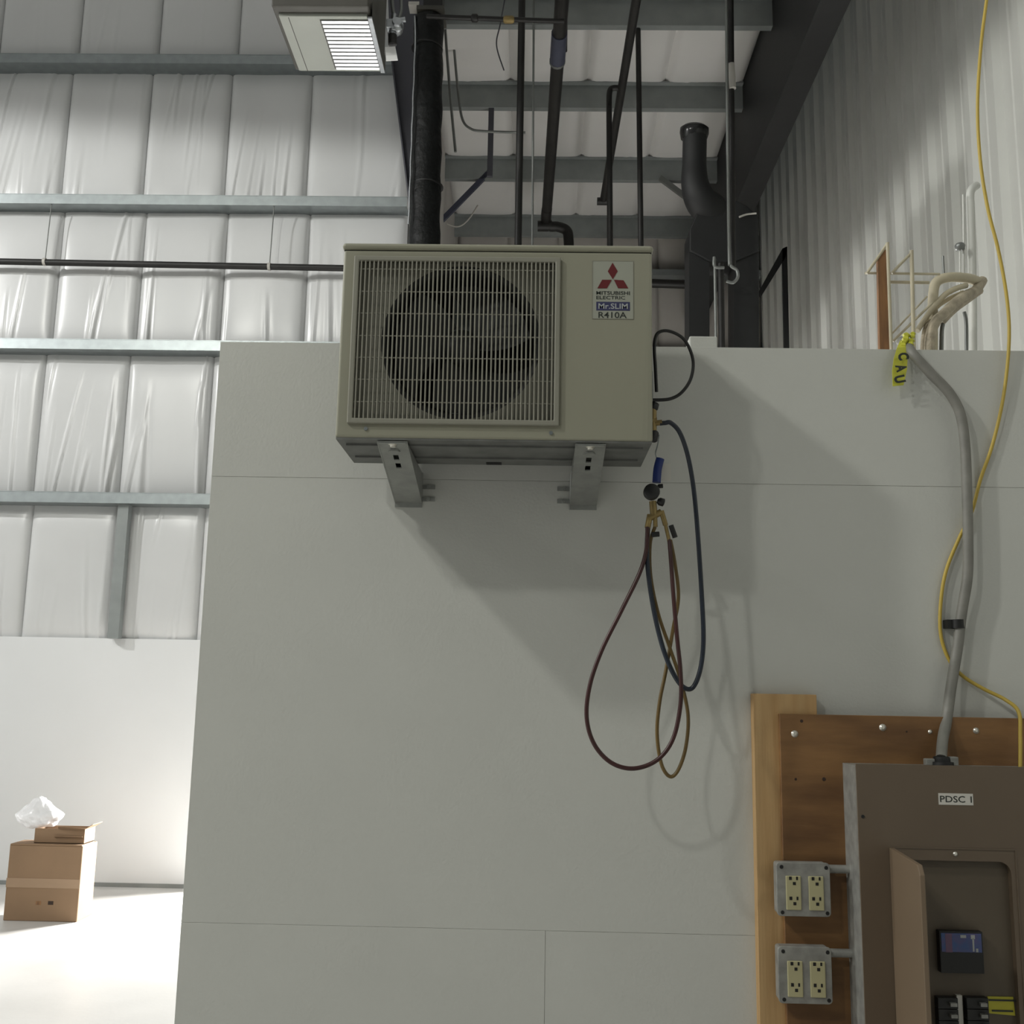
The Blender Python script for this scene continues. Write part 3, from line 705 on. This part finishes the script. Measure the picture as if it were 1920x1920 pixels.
# outlet boxes
def outlet(ytop, ybot, xl, xr, label):
    fy = WY - .056 - .052
    a, b = P(xl, ytop, fy), P(xr, ybot, fy)
    t = thing('outlet_box', label, 'outlet', ((a.x + b.x) / 2, LY, b.z), 'steel outlet boxes beside the electrical panel')
    MB().box(a.x + .003, b.x - .003, fy + .006, LY, b.z + .003, a.z - .003).build('box_body', M_boxsteel, t, bevel=.006)
    cv = MB().prism([(x, fy, z) for x, z in rrect(a.x, b.x, b.z, a.z, .010, 3)], (0, .007, 0)).build('cover_plate', M_boxsteel, t, bevel=.002)
    w = b.x - a.x; h = a.z - b.z
    for fxr in (.31, .73):
        cx = a.x + w * fxr
        rc = MB().box(cx - .0195, cx + .0195, fy - .004, fy + .001, a.z - h * .88, a.z - h * .25).build('receptacle', M_ivory, t, bevel=.002)
        for fz_ in (.33, .70):
            zc = a.z - h * fz_
            for dx, dz, ww, hh in ((-.008, .005, .0036, .0042), (.009, .005, .0024, .0042), (.002, -.008, .0038, .0038)):
                MB().box(cx + dx - ww, cx + dx + ww, fy - .0046, fy - .0035, zc + dz - hh, zc + dz + hh).build('slot', M_black, rc)
    for fxr, fzr in ((.10, .09), (.93, .09), (.10, .93), (.93, .93)):
        MB().lathe((a.x + w * fxr, fy + .001, a.z - h * fzr), (0, -1, 0), [(0, .0055), (.0025, .0045)], 10).build('cover_screw', M_blacksteel, cv)
    zc = a.z - h * .14
    MB().cyl((b.x - .004, LY - .024, zc), (px0 + .008, LY - .024, zc), .011, 12).build('conduit_nipple', M_boxsteel, t)
outlet(1616, 1720, 1455, 1559, 'square steel outlet box with four ivory sockets, the upper one beside the panel')
outlet(1774, 1884, 1458, 1562, 'square steel outlet box with four ivory sockets, below the other outlet box')

# ---------------------------------------------------------------- cartons by the far wall
bxY = 7.42
cb = thing('cardboard_box', 'large brown cardboard box standing on the floor by the far wall', 'box', (-3.28, 7.6, 0))
X0, X1, ZH = -3.53, -3.03, .492
MB().box(X0, X1, bxY, bxY + .25, 0, ZH).build('carton', M_card, cb, bevel=.006)
MB().box(X0 - .001, X1 + .001, bxY - .0015, bxY, .215, .275).build('tape_band', M_packtape, cb)
MB().box(X0 + .005, X1 - .005, bxY - .003, bxY + .20, ZH - .002, ZH + .006).build('lid_flap', M_card, cb)
for px in (72, 95):
    v = P(px, 1693, bxY); MB().box(v.x - .018, v.x + .018, bxY - .001, bxY, v.z - .012, v.z + .012).build('printed_mark', M_knot if px > 80 else M_rust, cb)
sb = thing('small_carton', 'small open cardboard carton with loose flaps on top of the large box', 'box', (-3.18, 7.6, ZH))
a, b = P(66, 1553, bxY + .05), P(157, 1586, bxY + .05)
zz0 = ZH + .007; zz1 = a.z
hole_ = MB()
for bx_ in ((a.x, b.x, bxY + .05, bxY + .054), (a.x, b.x, bxY + .22, bxY + .224)): hole_.box(*bx_, zz0, zz1)
hole_.box(a.x, a.x + .004, bxY + .054, bxY + .22, zz0, zz1).box(b.x - .004, b.x, bxY + .054, bxY + .22, zz0, zz1).box(a.x, b.x, bxY + .05, bxY + .224, zz0, zz0 + .004)
hole_.build('carton_wall', M_card, sb)
MB().prism([(a.x + .16, bxY + .05, zz1), (b.x, bxY + .05, zz1), (b.x + .03, bxY + .01, zz1 + .012), (a.x + .17, bxY + .02, zz1 + .018)], (0, 0, .004)).build('flap', M_card, sb)
MB().prism([(a.x + .14, bxY + .05, zz1 - .055), (b.x - .01, bxY + .05, zz1 - .055), (b.x - .01, bxY + .035, zz1 - .05), (a.x + .14, bxY + .035, zz1 - .05)], (0, 0, .004)).build('flap', M_card, sb)
MB().prism([(b.x, bxY + .05, zz1), (b.x, bxY + .22, zz1), (b.x + .05, bxY + .22, zz1 + .03), (b.x + .05, bxY + .05, zz1 + .03)], (0, 0, .004)).build('flap', M_card, sb)
# crumpled plastic bag
bc = P(70, 1542, bxY + .12); bmn = bmesh.new(); bmesh.ops.create_icosphere(bmn, subdivisions=4, radius=1)
rb = random.Random(3); ph = [(Vector((rb.uniform(-1, 1), rb.uniform(-1, 1), rb.uniform(-1, 1))).normalized() * rb.uniform(3, 9), rb.uniform(0, 6)) for _ in range(9)]
for v in bmn.verts:
    n_ = v.co.copy(); k = 1
    for d_, p_ in ph: k += .055 * abs(math.sin(n_.dot(d_) + p_)) - .02
    top = max(0, n_.z)
    v.co = Vector((n_.x * .135 * k * (1 - .55 * top), n_.y * .10 * k * (1 - .5 * top), (n_.z * .085 + .02 * top * top) * k))
zmin = min(v.co.z for v in bmn.verts)
for v in bmn.verts:
    v.co += Vector((bc.x, bxY + .14, zz1 + .002 - zmin - .02)); 
    if v.co.z < zz1 + .003 and v.co.x > a.x - .01: v.co.z = zz1 + .003
me = bpy.data.meshes.new('plastic_bag'); bmn.to_mesh(me); bmn.free()
for pg in me.polygons: pg.use_smooth = True
tag(link('plastic_bag', me, M_bag), 'crumpled clear plastic bag on top of the small carton', 'bag')

# ---------------------------------------------------------------- unit heater under the roof
HZ = 5.6
hL, hR, hN, hFr = -1.605, -1.065, 5.825, 6.40
uh = thing('unit_heater', 'hanging unit heater with a pale louvred underside at the top of the picture', 'heater', (-1.33, 6.1, HZ))
MB().box(hL - .03, hR + .02, hN - .07, hFr + .02, HZ + .02, HZ + .55).build('casing', M_heatdark, uh, bevel=.01)
MB().box(hL, hR, hN, hFr, HZ, HZ + .03).build('bottom_panel', M_heat, uh, bevel=.004)
MB().box(hL + .055, hL + .060, hN + .01, hFr, HZ - .001, HZ).build('panel_seam', M_heatdark, uh)
l0, l1 = PZ(603, 38, HZ).x, PZ(690, 38, HZ).x
MB().box(l0 - .01, l1 + .012, hN + .03, hFr - .03, HZ - .004, HZ - .001).build('louvre_frame', M_heatdark, uh)
nl = 13; first = None
for k in range(nl):
    y = hN + .045 + (hFr - hN - .09) * k / (nl - 1)
    if first is None:
        first = MB().prism([(l0, y - .012, HZ - .0042), (l0, y - .012, HZ - .008), (l0, y + .010, HZ - .012), (l0, y + .010, HZ - .0085)], (l1 - l0, 0, 0)).build('louvre_slat', M_alu, uh); fy_ = y
    else: clone(first, (0, y - fy_, 0), uh)
MB().box(l1 + .004, l1 + .03, hN, hFr, HZ - .012, HZ).build('edge_strip', M_alu, uh)
MB().box(l1 + .03, hR + .03, hN, hFr, HZ + .0, HZ + .10).build('side_frame', M_heatdark, uh)
gv = thing('gas_valve', 'small silver gas valve assembly with a bright white tag beside the heater', 'valve', P(740, 60, 6.1))
v = P(742, 50, 6.1); rv = random.Random(5)
g_ = MB().lathe(v, (.3, -1, .2), [(-.05, .035), (-.03, .05), (.02, .05), (.03, .03), (.05, .03)], 14)
g_.cyl(v + Vector((-.06, 0, .03)), v + Vector((.06, 0, .05)), .018, 10).cyl(v + Vector((-.02, 0, -.09)), v + Vector((-.01, 0, .08)), .022, 10).box(v.x - .055, v.x - .005, v.y - .04, v.y + .02, v.z - .03, v.z + .03)
g_.build('valve_body', M_alu, gv, bevel=.004)
MB().cyl(P(736, 66, 6.1), P(736, 84, 6.1), .028, 10).build('valve_stem', M_blackpipe, gv)
MB().tube(spline([P(735, 0, 6.12), P(737, 20, 6.12), P(741, 35, 6.1)]), .012, 8).build('feed_pipe', M_cond, gv)
MB().tube(spline([P(752, 0, 6.12), P(752, 20, 6.12), P(748, 35, 6.1)]), .010, 8).build('feed_pipe', M_cond, gv)
MB().prism([P(722, 88, 6.1), P(741, 87, 6.1), P(746, 113, 6.1), P(724, 114, 6.1)], (0, .004, 0)).build('white_tag', M_white, gv)

# ---------------------------------------------------------------- pipes and ducts
def vpipe(name, label, cat, px, py0, py1, Y, r, m, px2=None, group=None):
    a, b = P(px, py0, Y), P(px2 if px2 is not None else px, py1, Y)
    return tag(MB().tube([a, b], r, 12).build(name, m), label, cat, group)
wpx = thing('wrapped_duct', 'thick black wrapped vertical pipe rising above the left part of the outdoor unit', 'pipe', P(800, 445, 8.1))
a, b = P(804, 38, 8.1), P(796, 460, 8.1)
pts = [a + (b - a) * (k / 20) for k in range(21)]; bot = Vector((b.x, 8.1, 2.0)); rr = [.125 + .006 * math.sin(k * 1.7) for k in range(21)] + [.125]
MB().tube(pts + [bot], rr, 20).build('wrapping', M_wrap, wpx)
for py in (92, 350):
    c_ = P(801, py, 8.1); MB().lathe((c_.x, 8.1, c_.z), (.05, 0, 1), [(-.006, .133), (.006, .133)], 20).build('tie_band', M_black, wpx)
edge = [P(778, 30, 8.02)] + [P(779 - k * 1.1 + (k % 2) * .8, 60 + k * 30, 7.99) for k in range(13)]
MB().tube(spline(edge, 3), .008, 6).build('seam_glint', M_alu, wpx)  # highlight along the plastic edge modelled as a bright metal bead
fl = thing('strut_bracket', 'brown-grey square bracket above the thick black wrapped pipe', 'bracket', P(805, 38, 8.1))
c_ = P(806, 34, 8.1); MB().box(c_.x - .10, c_.x + .13, 7.98, 8.24, c_.z, c_.z + .035).build('plate', M_heatdark, fl)
MB().box(c_.x - .05, c_.x + .11, 8.02, 8.2, c_.z + .035, 8.0).build('stem', M_blackpipe, fl)
MB().box(c_.x - .17, c_.x - .08, 7.98, 8.1, c_.z + .04, c_.z + .07).build('clip', M_whitecable, fl)

sp_ = thing('sprinkler_pipe', 'long black pipe running across the insulated far wall to the outdoor unit', 'pipe', P(320, 497, FY - .19))
SY = FY - .19
a, b = P(-120, 488, SY), P(700, 504, SY)
MB().tube([a, b], .028, 12).build('pipe_run', M_blackpipe, sp_)
for px, py in ((84, 491), (505, 500)):
    c_ = P(px, py, SY); MB().tube([(c_.x, SY, c_.z - .03), (c_.x + .01, SY, 6.0 if False else P(px, 402, SY).z + .12)], .005, 6).build('hanger_rod', M_cond, sp_)
    MB().lathe((c_.x, SY, c_.z), (1, 0, 0), [(-.012, .034), (.012, .034)], 12).build('hanger_clip', M_whitecable, sp_)
vpipe('conduit_pole', 'black vertical pipe left of the thin grey rod above the outdoor unit', 'pipe', 979, -20, 480, 8.2, .030, M_blackpipe, 971)
vpipe('hanger_rod', 'thin grey rod hanging between two black pipes above the outdoor unit', 'rod', 1001, -20, 480, 8.2, .009, M_cond, 998)
vpipe('conduit_pole', 'slim straight black vertical pipe above the badge of the outdoor unit', 'pipe', 1196, 28, 480, 9.0, .025, M_blackpipe, 1202)
mp = thing('main_pipe', 'thickest black pipe running back under the bay roof with an elbow at its end', 'pipe', PZ(1040, 200, 7.2))
e0 = PZ(1058, -60, 7.2); e1 = PZ(1024, 412, 7.2)
MB().tube([e0, e1], .060, 14).build('pipe_run', M_blackpipe, mp)
c_ = PZ(1047, 88, 7.2); dd = (e1 - e0).normalized()
MB().tube([c_ - dd * .2, c_ + dd * .2], .070, 14).build('coupling', M_brace, mp)
MB().tube([c_ + dd * .2, c_ + dd * .23], .073, 14).build('coupling_ring', M_cond, mp)
el = e1.copy()
MB().tube(spline([el - dd * .3, el, el + Vector((.05, .05, -.06)), P(1045, 425, el.y + .05), P(1062, 432, el.y + .05), P(1066, 448, el.y + .05), P(1067, 490, el.y + .05)], 6), .062, 12).build('elbow', M_blackpipe, mp)
MB().tube([P(1008, 424, el.y + .05), P(1028, 424, el.y + .05)], .065, 12).build('end_cap', M_blackpipe, mp)
c0 = P(1060, -20, 8.6); c1 = P(1059, 96, 8.6); MB().tube([c0, c1], .022, 10).build('drop_stub', M_blackpipe, mp)
bpz = thing('branch_pipe', 'black branch pipe slanting back under the bay roof with a small elbow', 'pipe', PZ(1165, 165, 7.2))
e0 = PZ(1203, -60, 7.2); e1 = PZ(1131, 376, 7.2)
MB().tube([e0, e1], .040, 12).build('pipe_run', M_blackpipe, bpz)
MB().tube([e1 + Vector((-.07, 0, -.01)), e1 + Vector((.06, 0, -.01))], .045, 12).build('end_fitting', M_blackpipe, bpz)
j0 = PZ(1166, 166, 7.2)
MB().tube(spline([j0, P(1150, 165, j0.y), P(1143, 172, j0.y), P(1142, 200, j0.y)], 5), .027, 10).build('elbow', M_blackpipe, bpz)
MB().tube([P(1142, 195, j0.y), P(1144, 480, j0.y)], .027, 10).build('riser', M_blackpipe, bpz)
gp = thing('gas_pipe', 'thin black pipe crossing from the heater to the thickest pipe near the top', 'pipe', P(940, 37, 7.9))
MB().tube([P(800, 31, 7.9), P(1058, 40, 7.9)], .020, 10).build('pipe_run', M_blackpipe, gp)
MB().lathe(P(890, 34, 7.9), (1, 0, 0), [(-.03, .022), (-.02, .034), (.02, .034), (.03, .022)], 8).build('union', M_blackpipe, gp)
MB().lathe(P(954, 37, 7.9), (1, 0, 0), [(-.045, .022), (-.03, .032), (.03, .032), (.045, .022)], 8).build('brass_fitting', M_brass, gp)
vpipe('cross_pipe', 'short black horizontal pipe behind the right edge of the outdoor unit', 'pipe', 1180, 530, 534, 12.8, .056, M_blackpipe, 1312)
tag(MB().tube(spline([P(948, -10, 8.8), P(938, 45, 8.8), P(931, 85, 8.8), P(945, 132, 8.8)]), .006, 6).build('loose_wire', M_colsteel), 'thin loose wire curving below the thin black gas pipe', 'wire')
for i, (pts, lab) in enumerate((([(834, 40), (838, 100), (846, 200), (854, 285)], 'thin conduit beside the wrapped pipe, nearest to it'), ([(848, 45), (853, 110), (861, 190), (868, 226), (882, 241), (905, 246), (985, 249)], 'thin conduit bending to run along the bay roof'))):
    tag(MB().tube(spline([P(x, y, 9.2 + i * .5) for x, y in pts]), .013, 8).build('roof_conduit', M_cond), lab, 'conduit')
tag(MB().box(P(921, 0, 10.36).x, P(931, 0, 10.36).x, 10.36, 10.40, P(925, 330, 10.36).z, P(925, 198, 10.36).z).build('strut_channel', M_colsteel, bevel=.004), 'grey strut hanging down from the bay roof above the grille', 'strut')
a, b = P(822, 412, 11.93), P(919, 313, 11.93)
tag(MB().prism([a, b, b + Vector((.03, 0, -.05)), a + Vector((.03, 0, -.05))], (0, .05, 0)).build('flange_brace', M_brace), 'dark blue diagonal brace beside the wrapped pipe', 'brace')
a, b = P(1240, 328, 11.9), P(1302, 374, 11.9)
tag(MB().prism([a, b, b + Vector((-.03, 0, -.05)), a + Vector((-.03, 0, -.05))], (0, .05, 0)).build('flange_brace', M_cond), 'pale grey diagonal brace left of the black elbow duct', 'brace')
tag(MB().tube(spline([P(822, 412, 12.4), P(855, 425, 12.4), P(876, 414, 12.4), P(896, 385, 12.4)]), .010, 8).build('white_cable', M_whitecable), 'pale cable drooping in a curve beside the wrapped pipe', 'cable')

# tall pipe with conduit at the right
tpz = thing('tall_pipe', 'tall black pipe with a white sleeve and slim grey conduit ending in a hook', 'pipe', P(1372, 500, 7.8))
MB().tube([P(1370, -20, 7.8), P(1374, 500, 7.8)], .024, 12).build('pipe_run', M_blackpipe, tpz)
MB().tube([P(1371, 120, 7.78), P(1374, 166, 7.78)], .027, 12).build('white_sleeve', M_whitecable, tpz)
MB().tube(spline([P(1362, -20, 7.72), P(1364, 240, 7.72), P(1367, 470, 7.72), P(1370, 497, 7.72), P(1381, 506, 7.72), P(1383, 520, 7.72), P(1374, 530, 7.72), P(1362, 527, 7.72)], 6), .013, 8).build('grey_conduit', M_cond, tpz)
MB().tube(spline([P(1339, 482, 7.72), P(1340, 500, 7.72), P(1358, 502, 7.72)], 4), .012, 8).build('cross_conduit', M_cond, tpz)
lp = thing('leg_pipe', 'slim black pipe with a grey conduit between the two black duct legs', 'pipe', P(1350, 650, 7.8))
MB().tube([P(1351, 495, 7.85), Vector((P(1351, 495, 7.85).x, 7.85, 0))], .025, 10).build('pipe_run', M_blackpipe, lp)
MB().tube([P(1340, 485, 7.8), Vector((P(1340, 485, 7.8).x, 7.8, 0))], .011, 8).build('grey_conduit', M_cond, lp)
# black elbow duct
DY2 = 8.0
du = thing('black_duct', 'black exhaust duct with a round capped elbow and two legs behind the partition', 'duct', P(1355, 650, DY2))
cc = P(1302, 245, DY2)
MB().lathe(cc, (.05, -.25, 1), [(-.07, .105), (-.02, .118), (.02, .115), (.045, .08), (.05, .02)], 20).build('cap', mat('black_gloss_cap', (.03, .03, .03), .2, metal=.5), du)
MB().tube(spline([P(1303, 252, DY2), P(1302, 300, DY2), P(1303, 345, DY2), P(1315, 378, DY2 + .03), P(1340, 402, DY2 + .12), P(1352, 440, DY2 + .16)], 6), [.098] * 8 + [min(.14, .10 + .0028 * k) for k in range(23)], 18).build('elbow', M_blacksteel, du)
def pr(pts, th, dy=0): return MB().prism([P(px, py, DY2) + Vector((0, dy, 0)) for px, py in pts], (0, th, 0))
pr([(1308, 395), (1330, 372), (1372, 372), (1400, 385), (1422, 405), (1424, 470), (1378, 490), (1330, 490), (1293, 470), (1293, 430)], .3).build('plenum', M_blacksteel, du, bevel=.01)
pr([(1293, 440), (1331, 440), (1331, 1900), (1293, 1900)], .26, .02).build('leg', M_blacksteel, du)
pr([(1377, 440), (1424, 440), (1424, 1900), (1380, 1900)], .26, .02).build('leg', M_blacksteel, du)
MB().tube(spline([P(1386, 407, DY2 - .03), P(1400, 402, DY2 - .03), P(1418, 400, DY2 - .03)], 4), .008, 6).build('tie_wire', M_whitecable, du)
tr = thing('pipe_brace', 'black inverted V pipe brace standing against the ribbed wall by the duct', 'brace', P(1475, 650, 11.6))
MB().prism([P(1423, 546, 11.6), P(1467, 466, 11.6), P(1476, 462, 11.6), P(1473, 482, 11.6), P(1427, 556, 11.6)], (0, .05, 0)).build('diagonal', M_blacksteel, tr)
MB().prism([P(1467, 466, 11.6), P(1476, 462, 11.6), Vector((P(1484, 1000, 11.6).x, 11.6, 0)), Vector((P(1475, 1000, 11.6).x, 11.6, 0))], (0, .05, 0)).build('upright', M_blacksteel, tr)
